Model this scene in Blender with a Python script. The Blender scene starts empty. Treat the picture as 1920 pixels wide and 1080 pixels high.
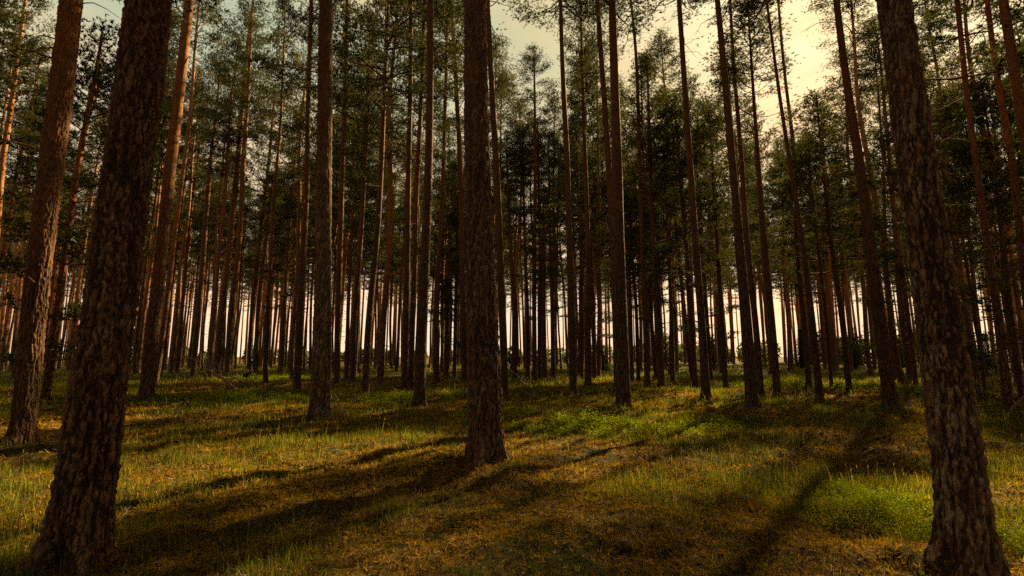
import bpy, math, random
import numpy as np
from mathutils import Vector, Quaternion, Matrix

random.seed(11)
RS = np.random.RandomState(7)
S = bpy.context.scene
C = bpy.context.collection
R = math.radians

# ------------------------------------------------------------------ camera
F = 916.0                    # focal length in pixels of the 1920 px wide photograph
PITCH = 8.0
CAM_H = 1.25
cam_d = bpy.data.cameras.new("camera")
cam_d.lens = F / 1920 * 36.0
cam_d.clip_start = 0.05
cam_d.clip_end = 3000
cam = bpy.data.objects.new("camera", cam_d)
C.objects.link(cam)
cam.location = (0, 0, CAM_H)
cam.rotation_euler = (R(90 + PITCH), 0, 0)
S.camera = cam

# ------------------------------------------------------------------ sun and sky
SUN_AZ = 40.0                # degrees to the right of straight ahead (+Y)
SUN_EL = 38.0
world = bpy.data.worlds.new("World")
S.world = world
world.use_nodes = True
wn = world.node_tree
for n in list(wn.nodes):
    wn.nodes.remove(n)
def WN(t, **k):
    n = wn.nodes.new(t)
    for a, v in k.items():
        setattr(n, a, v)
    return n
wo = WN("ShaderNodeOutputWorld")
bg = WN("ShaderNodeBackground")
sky = WN("ShaderNodeTexSky")
sky.sky_type = 'NISHITA'
sky.sun_disc = False
sky.sun_elevation = R(SUN_EL)
sky.sun_rotation = R(SUN_AZ)
sky.dust_density = 4.0
sky.air_density = 1.2
sky.ozone_density = 1.0
bg.inputs[1].default_value = 0.05
# thin broken cloud veil, evening-warm, lower sky brighter
tc = WN("ShaderNodeTexCoord")
mp = WN("ShaderNodeMapping"); mp.inputs['Scale'].default_value = (1.6, 1.6, 4.0)
nz = WN("ShaderNodeTexNoise"); nz.inputs['Scale'].default_value = 2.2; nz.inputs['Detail'].default_value = 9; nz.inputs['Roughness'].default_value = 0.62
cr = WN("ShaderNodeValToRGB")
cr.color_ramp.elements[0].position = 0.36; cr.color_ramp.elements[0].color = (0.88, 0.88, 0.88, 1)
cr.color_ramp.elements[1].position = 0.62; cr.color_ramp.elements[1].color = (0.95, 0.95, 0.95, 1)
tint = WN("ShaderNodeMix", data_type='RGBA', blend_type='MULTIPLY')
tint.inputs[0].default_value = 1.0
tint.inputs[7].default_value = (1.0, 0.93, 0.78, 1)
mixc = WN("ShaderNodeMix", data_type='RGBA')
sxy = WN("ShaderNodeSeparateXYZ"); wn.links.new(tc.outputs['Generated'], sxy.inputs[0])
hz = WN("ShaderNodeValToRGB")
hz.color_ramp.elements[0].position = 0.03; hz.color_ramp.elements[0].color = (.90, .75, .60, 1)
hz.color_ramp.elements[1].position = 0.55; hz.color_ramp.elements[1].color = (.46, .50, .35, 1)
hz.color_ramp.elements.new(.24).color = (.64, .57, .42, 1)
wn.links.new(sxy.outputs[2], hz.inputs[0])
dot = WN("ShaderNodeVectorMath", operation='DOT_PRODUCT'); wn.links.new(tc.outputs['Generated'], dot.inputs[0])
dot.inputs[1].default_value = (math.sin(R(SUN_AZ)) * math.cos(R(SUN_EL)), math.cos(R(SUN_AZ)) * math.cos(R(SUN_EL)), math.sin(R(SUN_EL)))
glo = WN("ShaderNodeValToRGB")
glo.color_ramp.elements[0].position = 0.55; glo.color_ramp.elements[0].color = (6.0, 6.1, 6.2, 1)
glo.color_ramp.elements[1].position = 1.0; glo.color_ramp.elements[1].color = (7.6, 6.4, 5.2, 1)
wn.links.new(dot.outputs['Value'], glo.inputs[0])
clc = WN("ShaderNodeMix", data_type='RGBA', blend_type='MULTIPLY'); clc.inputs[0].default_value = 1
wn.links.new(hz.outputs[0], clc.inputs[6]); wn.links.new(glo.outputs[0], clc.inputs[7])
nz2 = WN("ShaderNodeTexNoise"); nz2.inputs['Scale'].default_value = 1.7; nz2.inputs['Detail'].default_value = 5
wn.links.new(mp.outputs[0], nz2.inputs['Vector'])
hue = WN("ShaderNodeValToRGB"); hue.color_ramp.elements[0].position = .40; hue.color_ramp.elements[0].color = (1.06, 1.02, .92, 1)
hue.color_ramp.elements[1].position = .60; hue.color_ramp.elements[1].color = (1.40, 1.12, .86, 1)
wn.links.new(nz2.outputs['Fac'], hue.inputs[0])
cl2 = WN("ShaderNodeMix", data_type='RGBA', blend_type='MULTIPLY'); cl2.inputs[0].default_value = 1
wn.links.new(clc.outputs[2], cl2.inputs[6]); wn.links.new(hue.outputs[0], cl2.inputs[7])
wn.links.new(cl2.outputs[2], mixc.inputs[7])
wn.links.new(tc.outputs['Generated'], mp.inputs['Vector'])
wn.links.new(mp.outputs[0], nz.inputs['Vector'])
wn.links.new(nz.outputs['Fac'], cr.inputs[0])
wn.links.new(sky.outputs[0], tint.inputs[6])
wn.links.new(cr.outputs[0], mixc.inputs[0])
wn.links.new(tint.outputs[2], mixc.inputs[6])
wn.links.new(mixc.outputs[2], bg.inputs[0])
wn.links.new(bg.outputs[0], wo.inputs[0])

sun_d = bpy.data.lights.new("sun", 'SUN')
sun_d.energy = 5.0
sun_d.angle = R(0.6)
sun_d.color = (1.0, 0.74, 0.33)
sun = bpy.data.objects.new("sun", sun_d)
C.objects.link(sun)
az, el = R(SUN_AZ), R(SUN_EL)
SUN_DIR = Vector((math.sin(az) * math.cos(el), math.cos(az) * math.cos(el), math.sin(el)))   # towards the sun
sun.rotation_euler = SUN_DIR.to_track_quat('Z', 'Y').to_euler()
sun.location = (30, 30, 40)

S.view_settings.view_transform = 'Standard'
S.view_settings.look = 'None'
S.view_settings.exposure = 1.9
S.view_settings.gamma = 1.0
S.render.engine = 'CYCLES'
S.cycles.use_denoising = False
S.cycles.max_bounces = 5
S.cycles.diffuse_bounces = 3
S.cycles.glossy_bounces = 2
S.cycles.transmission_bounces = 3
S.cycles.transparent_max_bounces = 4
S.cycles.sample_clamp_indirect = 4.0

# ------------------------------------------------------------------ numeric helpers
def _h(ix, iy, iz, seed):
    ix = np.atleast_1d(ix); iy = np.atleast_1d(iy); iz = np.atleast_1d(iz)
    n = (ix.astype(np.int64) * 374761393 + iy.astype(np.int64) * 668265263 + iz.astype(np.int64) * 2147483647 + seed * 1274126177) & 0xffffffff
    n = ((n ^ (n >> 13)) * 1274126177) & 0xffffffff
    n = ((n ^ (n >> 16)) * 2246822519) & 0xffffffff
    return ((n ^ (n >> 15)) & 0xffffff) / float(0xffffff)
def vnoise(x, y, seed=0):
    x = np.asarray(x, float); y = np.asarray(y, float)
    ix = np.floor(x); iy = np.floor(y); fx = x - ix; fy = y - iy
    fx = fx * fx * (3 - 2 * fx); fy = fy * fy * (3 - 2 * fy)
    z = np.zeros_like(ix)
    a = _h(ix, iy, z, seed); b = _h(ix + 1, iy, z, seed); c = _h(ix, iy + 1, z, seed); d = _h(ix + 1, iy + 1, z, seed)
    return (a * (1 - fx) + b * fx) * (1 - fy) + (c * (1 - fx) + d * fx) * fy
def fbm(x, y, seed=0, octaves=4):
    s = 0; a = .5; t = 0
    for k in range(octaves):
        s = s + a * vnoise(x * 2 ** k, y * 2 ** k, seed + k * 17); t += a; a *= .5
    return s / t
def voronoi(P, seed=0):
    """F1, F2 and a cell value of 3-D points, numpy."""
    I = np.floor(P); f1 = np.full(len(P), 9.); f2 = np.full(len(P), 9.); cv = np.zeros(len(P))
    for dx in (-1, 0, 1):
        for dy in (-1, 0, 1):
            for dz in (-1, 0, 1):
                c = I + (dx, dy, dz)
                q = np.stack([c[:, k] + _h(c[:, 0], c[:, 1], c[:, 2], seed + 31 * k) for k in range(3)], 1)
                d = np.linalg.norm(P - q, axis=1)
                v = _h(c[:, 0], c[:, 1], c[:, 2], seed + 99)
                m = d < f1
                f2 = np.where(m, f1, np.minimum(f2, d)); cv = np.where(m, v, cv); f1 = np.where(m, d, f1)
    return f1, f2, cv
def smooth(a, b, x):
    t = np.clip((x - a) / (b - a), 0, 1); return t * t * (3 - 2 * t)

MOUNDS = [  # x, y, radius x, radius y, height : moss and litter hummocks
    (-12.3, 14.2, 1.3, .5, .20), (-1.35, 7.4, .9, .28, .10), (-0.85, 5.5, .38, .3, .10), (-3.8, 17.0, 1.2, .5, .16), (3.1, 4.2, .7, .45, .10),
    (-8.2, 20.5, 1.5, .6, .2), (1.8, 10.2, 1.6, .8, .15), (-2.9, 6.8, 1.0, .3, .08), (4.3, 7.9, .8, .4, .1), (2.2, 3.2, .5, .35, .06)]
BASES = []
def ground_h(x, y):
    x = np.asarray(x, float); y = np.asarray(y, float)
    r = np.hypot(x, y)
    h = .16 * (fbm(x / 4.2 + 9, y / 4.2, 3, 3) - .5) + .07 * (fbm(x / .9, y / .9, 5, 3) - .5) * smooth(60, 20, r)
    for (bx, by) in BASES:
        h = h + .075 * np.exp(-((x - bx) ** 2 + (y - by) ** 2) / .30)
    h = h + .045 * (fbm(x / .13, y / .13, 19, 2) - .5) * smooth(12, 5, r)
    h = h + (.14 * (fbm(x / .33, y / .33, 15, 3) - .5) + .10 * np.clip(fbm(x / 1.3 + 5, y / 1.3, 25, 2) - .55, 0, 1)) * smooth(30, 8, r)
    h = h + .6 * (fbm(x / 30, y / 30, 8, 2) - .5) * smooth(35, 90, r)
    for mx, my, rx, ry, a in MOUNDS:
        h = h + a * np.exp(-((x - mx) / rx) ** 2 - ((y - my) / ry) ** 2)
    return h

def gh(x, y): return float(np.ravel(ground_h(x, y))[0])
ray_cp, ray_sp = math.cos(R(PITCH)), math.sin(R(PITCH))
def ray(px, py):
    u = (px - 960) / F; v = (540 - py) / F
    return Vector((u, ray_cp - v * ray_sp, ray_sp + v * ray_cp))
def ground_at(px, py, z=0.0):
    d = ray(px, py); t = (z - CAM_H) / d.z
    return Vector((d.x * t, d.y * t, z))
def on_plane(px, py, Y):
    d = ray(px, py); t = Y / d.y
    return Vector((d.x * t, Y, CAM_H + d.z * t))
def project(P):
    x = P[0]; y = P[1]; z = P[2] - CAM_H
    dep = y * ray_cp + z * ray_sp; up = -y * ray_sp + z * ray_cp
    return 960 + F * x / dep, 540 - F * up / dep, dep

# ------------------------------------------------------------------ mesh helpers
def mesh_from(name, verts, faces_flat, sizes, mats=None, smooth_shade=False, attr=None, col=None):
    me = bpy.data.meshes.new(name)
    verts = np.asarray(verts, np.float32); faces_flat = np.asarray(faces_flat, np.int32); sizes = np.asarray(sizes, np.int32)
    me.vertices.add(len(verts)); me.vertices.foreach_set("co", verts.ravel())
    me.loops.add(len(faces_flat)); me.loops.foreach_set("vertex_index", faces_flat)
    me.polygons.add(len(sizes))
    st = np.concatenate([[0], np.cumsum(sizes)[:-1]]).astype(np.int32)
    me.polygons.foreach_set("loop_start", st)
    if smooth_shade:
        me.polygons.foreach_set("use_smooth", np.ones(len(sizes), bool))
    me.update(calc_edges=True)
    if attr is not None:
        a = me.attributes.new("tone", 'FLOAT', 'POINT'); a.data.foreach_set("value", np.asarray(attr, np.float32))
    for m in (mats or []):
        me.materials.append(m)
    return me
def link(name, me, parent=None):
    o = bpy.data.objects.new(name, me); C.objects.link(o)
    if parent: o.parent = parent
    return o
def empty(name, loc=(0, 0, 0)):
    o = bpy.data.objects.new(name, None); o.location = loc; o.empty_display_size = .3; C.objects.link(o); return o
def tag(o, label=None, cat=None, group=None, kind=None):
    if label: o['label'] = label
    if cat: o['category'] = cat
    if group: o['group'] = group
    if kind: o['kind'] = kind
    return o

class Geo:
    def __init__(s): s.v = []; s.f = []; s.n = []; s.k = 0; s.a = []
    def add(s, v, f, size, a=0.5):
        v = np.asarray(v, float).reshape(-1, 3); f = np.asarray(f, int).ravel()
        s.v.append(v); s.f.append(f + s.k); s.n.append(np.full(len(f) // size, size)); s.k += len(v)
        s.a.append(np.broadcast_to(np.asarray(a, float), (len(v),)))
    def arrays(s):
        return np.concatenate(s.v), np.concatenate(s.f), np.concatenate(s.n), np.concatenate(s.a)
    def mesh(s, name, mats, sm=False):
        v, f, n, a = s.arrays(); return mesh_from(name, v, f, n, mats, sm, a)
    def tube(s, pts, rad, seg=5, a=0.5, cap=True):
        pts = np.asarray(pts, float); rad = np.asarray(rad, float); m = len(pts)
        tg = np.gradient(pts, axis=0); tg /= np.linalg.norm(tg, axis=1)[:, None] + 1e-9
        ref = np.array([0, 0, 1.]) if abs(tg[:, 2]).mean() < .8 else np.array([1., 0, 0])
        u = np.cross(tg, ref); u /= np.linalg.norm(u, axis=1)[:, None] + 1e-9
        w = np.cross(tg, u)
        th = np.arange(seg) * 2 * math.pi / seg
        V = pts[:, None, :] + rad[:, None, None] * (u[:, None, :] * np.cos(th)[None, :, None] + w[:, None, :] * np.sin(th)[None, :, None])
        i = np.arange(m - 1)[:, None] * seg; j = np.arange(seg)[None, :]; j2 = (j + 1) % seg
        Q = np.stack([i + j, i + j2, i + seg + j2, i + seg + j], -1).reshape(-1)
        s.add(V.reshape(-1, 3), Q, 4, a)
        if cap:
            s.add(V[-1], np.arange(seg), seg, a)
            s.add(V[0], np.arange(seg)[::-1], seg, a)
    def needles(s, cen, dirs, L, w, n, rs, spread=.9, a=None):
        """n slim triangles fanned round each of the centres"""
        N = len(cen); cen = np.repeat(cen, n, 0); dirs = np.repeat(dirs, n, 0)
        d = dirs + rs.normal(0, spread, (N * n, 3)) * .75
        d /= np.linalg.norm(d, axis=1)[:, None]
        side = np.cross(d, rs.normal(0, 1, (N * n, 3))); side /= np.linalg.norm(side, axis=1)[:, None] + 1e-9
        ln = L * rs.uniform(.7, 1.25, (N * n, 1)); wd = w * rs.uniform(.7, 1.3, (N * n, 1))
        v = np.stack([cen - side * wd / 2, cen + side * wd / 2, cen + d * ln], 1)
        aa = .5 if a is None else np.repeat(np.repeat(a, n), 3)
        s.add(v.reshape(-1, 3), np.arange(N * n * 3), 3, aa)

# ------------------------------------------------------------------ materials
def new_mat(name):
    m = bpy.data.materials.new(name); m.use_nodes = True; nt = m.node_tree
    for n in list(nt.nodes): nt.nodes.remove(n)
    return m, nt
class NT:
    def __init__(s, nt): s.nt = nt
    def n(s, t, **k):
        x = s.nt.nodes.new(t)
        for a, v in k.items(): setattr(x, a, v)
        return x
    def l(s, a, b): s.nt.links.new(a, b)
    def noise(s, vec, scale, detail=4, rough=.55, dist=0):
        x = s.n("ShaderNodeTexNoise"); x.inputs['Scale'].default_value = scale; x.inputs['Detail'].default_value = detail
        x.inputs['Roughness'].default_value = rough; x.inputs['Distortion'].default_value = dist
        if vec is not None: s.l(vec, x.inputs['Vector'])
        return x.outputs['Fac']
    def ramp(s, fac, *stops):
        x = s.n("ShaderNodeValToRGB"); e = x.color_ramp.elements
        for i, (p, c) in enumerate(stops):
            if i > 1: e.new(p)
        for i, (p, c) in enumerate(stops):
            e[i].position = p; e[i].color = (c[0], c[1], c[2], 1) if hasattr(c, '__len__') else (c, c, c, 1)
        s.l(fac, x.inputs[0]); return x.outputs[0]
    def mix(s, fac, a, b, mode='MIX'):
        x = s.n("ShaderNodeMix", data_type='RGBA', blend_type=mode)
        for sock, v in ((x.inputs[0], fac), (x.inputs[6], a), (x.inputs[7], b)):
            if hasattr(v, 'node'): s.l(v, sock)
            elif hasattr(v, '__len__'): sock.default_value = (*v, 1)
            else: sock.default_value = v
        return x.outputs[2]
    def math(s, op, a, b=None, clamp=False):
        x = s.n("ShaderNodeMath", operation=op, use_clamp=clamp)
        for sock, v in ((x.inputs[0], a), (x.inputs[1], b)):
            if v is None: continue
            if hasattr(v, 'node'): s.l(v, sock)
            else: sock.default_value = v
        return x.outputs[0]

def bark_material(name, hero=False, lichen=0.0, ruddy=0.0, z0=2.6, z1=8.0):
    m, nt = new_mat(name); g = NT(nt)
    tcn = g.n("ShaderNodeTexCoord"); oi = g.n("ShaderNodeObjectInfo")
    mpn = g.n("ShaderNodeMapping"); mpn.inputs['Scale'].default_value = (15, 15, 3.6)
    wob = g.n("ShaderNodeTexNoise"); wob.inputs['Scale'].default_value = 5; wob.inputs['Detail'].default_value = 3
    g.l(tcn.outputs['Object'], wob.inputs['Vector'])
    addv = g.n("ShaderNodeMix", data_type='VECTOR'); addv.inputs[0].default_value = .06
    g.l(tcn.outputs['Object'], addv.inputs[4]); g.l(wob.outputs['Color'], addv.inputs[5])
    rnd = g.n("ShaderNodeVectorMath", operation='ADD'); g.l(addv.outputs[1], rnd.inputs[0])
    cmb = g.n("ShaderNodeCombineXYZ"); g.l(g.math('MULTIPLY', oi.outputs['Random'], 37.0), cmb.inputs[0]); g.l(cmb.outputs[0], rnd.inputs[1])
    g.l(rnd.outputs[0], mpn.inputs['Vector'])
    vo = g.n("ShaderNodeTexVoronoi", feature='DISTANCE_TO_EDGE'); vo.inputs['Scale'].default_value = 1; g.l(mpn.outputs[0], vo.inputs['Vector'])
    vc = g.n("ShaderNodeTexVoronoi", feature='F1'); vc.inputs['Scale'].default_value = 1.0; g.l(mpn.outputs[0], vc.inputs['Vector'])
    fine = g.noise(mpn.outputs[0], 3.2, 6, .65)
    big = g.noise(tcn.outputs['Object'], 1.3, 3)
    plate = g.ramp(vo.outputs['Distance'], (0.0, 0.0), (0.16, 1.0))
    if hero:
        at = g.n("ShaderNodeAttribute"); at.attribute_name = "tone"
        plate = g.ramp(at.outputs['Fac'], (0.12, 0.0), (0.50, 1.0))
    low = g.ramp(fine, (.30, (.022, .013, .008)), (.50, (.080, .042, .022)), (.70, (.19, .115, .064)))
    sep = g.n("ShaderNodeSeparateColor"); g.l(vc.outputs['Color'], sep.inputs[0])
    low = g.mix(g.math('MULTIPLY', sep.outputs[0], .45), low, (.095, .052, .028))
    if ruddy: low = g.mix(ruddy, low, (.20, .085, .04))
    if lichen:
        ln = g.ramp(g.noise(tcn.outputs['Object'], 7, 6, .7), (.46, 0.0), (.60, 1.0))
        low = g.mix(g.math('MULTIPLY', ln, lichen), low, (.17, .165, .11))
    vf = g.n('ShaderNodeTexVoronoi', feature='DISTANCE_TO_EDGE'); vf.inputs['Scale'].default_value = 2.7; g.l(mpn.outputs[0], vf.inputs['Vector'])
    low = g.mix(g.ramp(vf.outputs['Distance'], (0.0, .25), (.10, 1.0)), (.020, .012, .008), low)
    if hero: low = g.mix(1.0, low, (2.7, 2.6, 2.4) if not ruddy else (1.5, 1.35, 1.15), 'MULTIPLY')
    else: low = g.mix(1.0, low, (1.3, 1.25, 1.2), 'MULTIPLY')
    low = g.mix(plate, (.014, .008, .005), low)
    kk = .55 + ruddy
    UPC = [tuple(c * kk for c in q) for q in ((.15, .060, .024), (.34, .125, .036), (.46, .20, .062))]
    upn = g.noise(mpn.outputs[0], 1.6, 5, .6)
    up = g.ramp(upn, (.30, UPC[0]), (.50, UPC[1]), (.72, UPC[2]))
    sx = g.n("ShaderNodeSeparateXYZ"); g.l(tcn.outputs['Object'], sx.inputs[0])
    zz = g.math('ADD', sx.outputs[2], g.math('MULTIPLY', g.math('SUBTRACT', big, .5), 6.0 if z0 > 2 else 2.5))
    zf = g.n("ShaderNodeMapRange"); zf.inputs[1].default_value = z0; zf.inputs[2].default_value = z1; zf.clamp = True; g.l(zz, zf.inputs[0])
    colr = g.mix(zf.outputs[0], low, up)
    colr = g.mix(g.math('MULTIPLY', oi.outputs['Random'], .35), colr, (.07, .045, .03))
    hgt = g.math('ADD', g.math('MULTIPLY', plate, .75), g.math('MULTIPLY', fine, .55))
    inv = g.math('SUBTRACT', 1.15, zf.outputs[0])
    bp = g.n("ShaderNodeBump"); g.l(g.math('MULTIPLY', inv, .95), bp.inputs['Strength']); bp.inputs['Distance'].default_value = .022 if not hero else .010
    g.l(hgt, bp.inputs['Height'])
    b = g.n("ShaderNodeBsdfPrincipled"); g.l(colr, b.inputs['Base Color']); b.inputs['Roughness'].default_value = .85
    b.inputs['Specular IOR Level'].default_value = .25
    g.l(bp.outputs[0], b.inputs['Normal'])
    o = g.n("ShaderNodeOutputMaterial"); g.l(b.outputs[0], o.inputs[0])
    return m

def leaf_material(name, dark, light, trans=.35, hue_b=None, gloss=.012):
    """thin leaves: per-blade 'tone' attribute drives the colour, light passes through"""
    m, nt = new_mat(name); g = NT(nt)
    at = g.n("ShaderNodeAttribute"); at.attribute_name = "tone"; oi = g.n("ShaderNodeObjectInfo")
    col = g.ramp(at.outputs['Fac'], (0.0, dark), (.75, light), (1.0, hue_b or light))
    col = g.mix(g.math('MULTIPLY', oi.outputs['Random'], .4), col, tuple(c * .62 for c in dark))
    d = g.n("ShaderNodeBsdfDiffuse"); g.l(col, d.inputs[0])
    t = g.n("ShaderNodeBsdfTranslucent"); g.l(g.mix(1.0, col, (1.15, 1.2, .75), 'MULTIPLY'), t.inputs[0])
    gl = g.n("ShaderNodeBsdfGlossy"); gl.inputs[0].default_value = (.9, .9, .8, 1); gl.inputs['Roughness'].default_value = .45
    mx = g.n("ShaderNodeMixShader"); mx.inputs[0].default_value = trans; g.l(d.outputs[0], mx.inputs[1]); g.l(t.outputs[0], mx.inputs[2])
    m2 = g.n("ShaderNodeMixShader"); m2.inputs[0].default_value = gloss; g.l(mx.outputs[0], m2.inputs[1]); g.l(gl.outputs[0], m2.inputs[2])
    o = g.n("ShaderNodeOutputMaterial"); g.l(m2.outputs[0], o.inputs[0])
    return m

def ground_material():
    m, nt = new_mat("forest_floor"); g = NT(nt)
    tcn = g.n("ShaderNodeTexCoord"); P = tcn.outputs['Object']
    big = g.noise(P, .45, 4, .6)
    mid = g.noise(P, 2.3, 6, .65, .4)
    fine = g.noise(P, 38, 6, .75, .6)
    mp1 = g.n("ShaderNodeMapping"); mp1.inputs['Scale'].default_value = (90, 14, 30); mp1.inputs['Rotation'].default_value = (0, 0, .6); g.l(P, mp1.inputs[0])
    mp2 = g.n("ShaderNodeMapping"); mp2.inputs['Scale'].default_value = (90, 14, 30); mp2.inputs['Rotation'].default_value = (0, 0, 2.1); g.l(P, mp2.inputs[0])
    st = g.math('MAXIMUM', g.noise(mp1.outputs[0], 1, 3, .6, .8), g.noise(mp2.outputs[0], 1, 3, .6, .8))
    litter = g.ramp(st, (.44, (.012, .005, .002)), (.58, (.15, .072, .008)), (.74, (.42, .245, .028)))
    moss = g.ramp(fine, (.34, (.006, .008, .001)), (.58, (.045, .045, .005)), (.78, (.20, .15, .018)))  # moss colour, its dark end deepened to carry shade beneath the grass
    f = g.ramp(g.math('ADD', g.math('MULTIPLY', big, .55), g.math('MULTIPLY', mid, .5)), (.47, 0.0), (.58, 1.0))
    col = g.mix(f, litter, moss)
    cus = g.noise(P, 9, 5, .7, .5)
    col = g.mix(1.0, col, g.ramp(cus, (.36, .30), (.52, .95), (.66, 1.35)), 'MULTIPLY')
    dk = g.ramp(mid, (.34, .45), (.55, 1.0))
    col = g.mix(1.0, col, dk, 'MULTIPLY')
    bp = g.n("ShaderNodeBump"); bp.inputs['Strength'].default_value = .9; bp.inputs['Distance'].default_value = .03
    g.l(g.math('ADD', g.math('MULTIPLY', st, .6), fine), bp.inputs['Height'])
    b = g.n("ShaderNodeBsdfPrincipled"); g.l(col, b.inputs['Base Color']); b.inputs['Roughness'].default_value = .95; b.inputs['Specular IOR Level'].default_value = .1
    g.l(bp.outputs[0], b.inputs['Normal'])
    o = g.n("ShaderNodeOutputMaterial"); g.l(b.outputs[0], o.inputs[0])
    return m

def wood_material(name, a, b_):
    m, nt = new_mat(name); g = NT(nt)
    tcn = g.n("ShaderNodeTexCoord")
    n1 = g.noise(tcn.outputs['Object'], 22, 5, .7)
    col = g.ramp(n1, (.3, a), (.7, b_))
    bp = g.n("ShaderNodeBump"); bp.inputs['Strength'].default_value = .7; bp.inputs['Distance'].default_value = .01; g.l(n1, bp.inputs['Height'])
    b = g.n("ShaderNodeBsdfPrincipled"); g.l(col, b.inputs['Base Color']); b.inputs['Roughness'].default_value = .95; b.inputs['Specular IOR Level'].default_value = .08; g.l(bp.outputs[0], b.inputs['Normal'])
    o = g.n("ShaderNodeOutputMaterial"); g.l(b.outputs[0], o.inputs[0])
    return m

M_BARK = bark_material("pine_bark")
M_BARK_RED = bark_material("ruddy_pine_bark", ruddy=.45)
M_BARK_HERO = bark_material("furrowed_pine_bark", hero=True)
M_BARK_HERO_RED = bark_material("sun_tinted_pine_bark", hero=True, ruddy=.45, z0=2.1, z1=7.5)  # naturally ruddy bark, with warm sunlight put into its orange
M_BARK_HERO_L = bark_material("lichened_pine_bark", hero=True, lichen=.6)
M_TWIG = wood_material("dead_wood", (.05, .032, .02), (.22, .16, .11))
M_LIMB = wood_material("limb_bark", (.05, .026, .014), (.17, .085, .04))
M_STUMP = wood_material("rotten_wood", (.016, .011, .006), (.055, .040, .020))
M_NEEDLE = leaf_material("pine_needles", (.018, .026, .008), (.088, .084, .022), .38, (.19, .14, .032))
M_THICKET = leaf_material("thicket_leaves", (.05, .065, .02), (.13, .14, .045), .5)
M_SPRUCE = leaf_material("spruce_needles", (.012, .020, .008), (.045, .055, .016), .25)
M_GRASS = leaf_material("grass_blades", (.012, .020, .002), (.205, .215, .018), .55, (.36, .27, .065))
M_BILB = leaf_material("bilberry_leaves", (.020, .036, .003), (.20, .23, .010), .55, None, 0.0)
M_MOSS = leaf_material("moss_tufts", (.030, .015, .002), (.56, .30, .022), .45, (.25, .24, .02))
M_GROUND = ground_material()

# ------------------------------------------------------------------ ground sheet
def build_ground():
    ang = np.concatenate([np.linspace(-54, 54, 560), np.linspace(56, 304, 90)])
    ang = np.radians(ang)
    rad = np.concatenate([[0.25], np.geomspace(.8, 120, 430), np.geomspace(130, 2600, 14)])
    A, Rr = np.meshgrid(ang, rad)
    X = Rr * np.sin(A); Y = Rr * np.cos(A); Z = ground_h(X, Y) * smooth(2500, 400, Rr)
    na = len(ang); V = np.stack([X, Y, Z], -1).reshape(-1, 3)
    i = np.arange(len(rad) - 1)[:, None] * na; j = np.arange(na)[None, :]; j2 = (j + 1) % na
    Q = np.stack([i + j, i + na + j, i + na + j2, i + j2], -1).reshape(-1)
    V = np.concatenate([V, [[0, 0, gh(0, 0)]]]); c = len(V) - 1
    T = np.stack([np.full(na, c), np.arange(na), (np.arange(na) + 1) % na], -1).reshape(-1)
    me = mesh_from("ground", V, np.concatenate([Q, T]), np.concatenate([np.full(len(Q) // 4, 4), np.full(na, 3)]), [M_GROUND], True)
    o = link("ground", me); tag(o, "mossy forest floor of golden needle litter under the pines", "ground", kind="structure")

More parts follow.
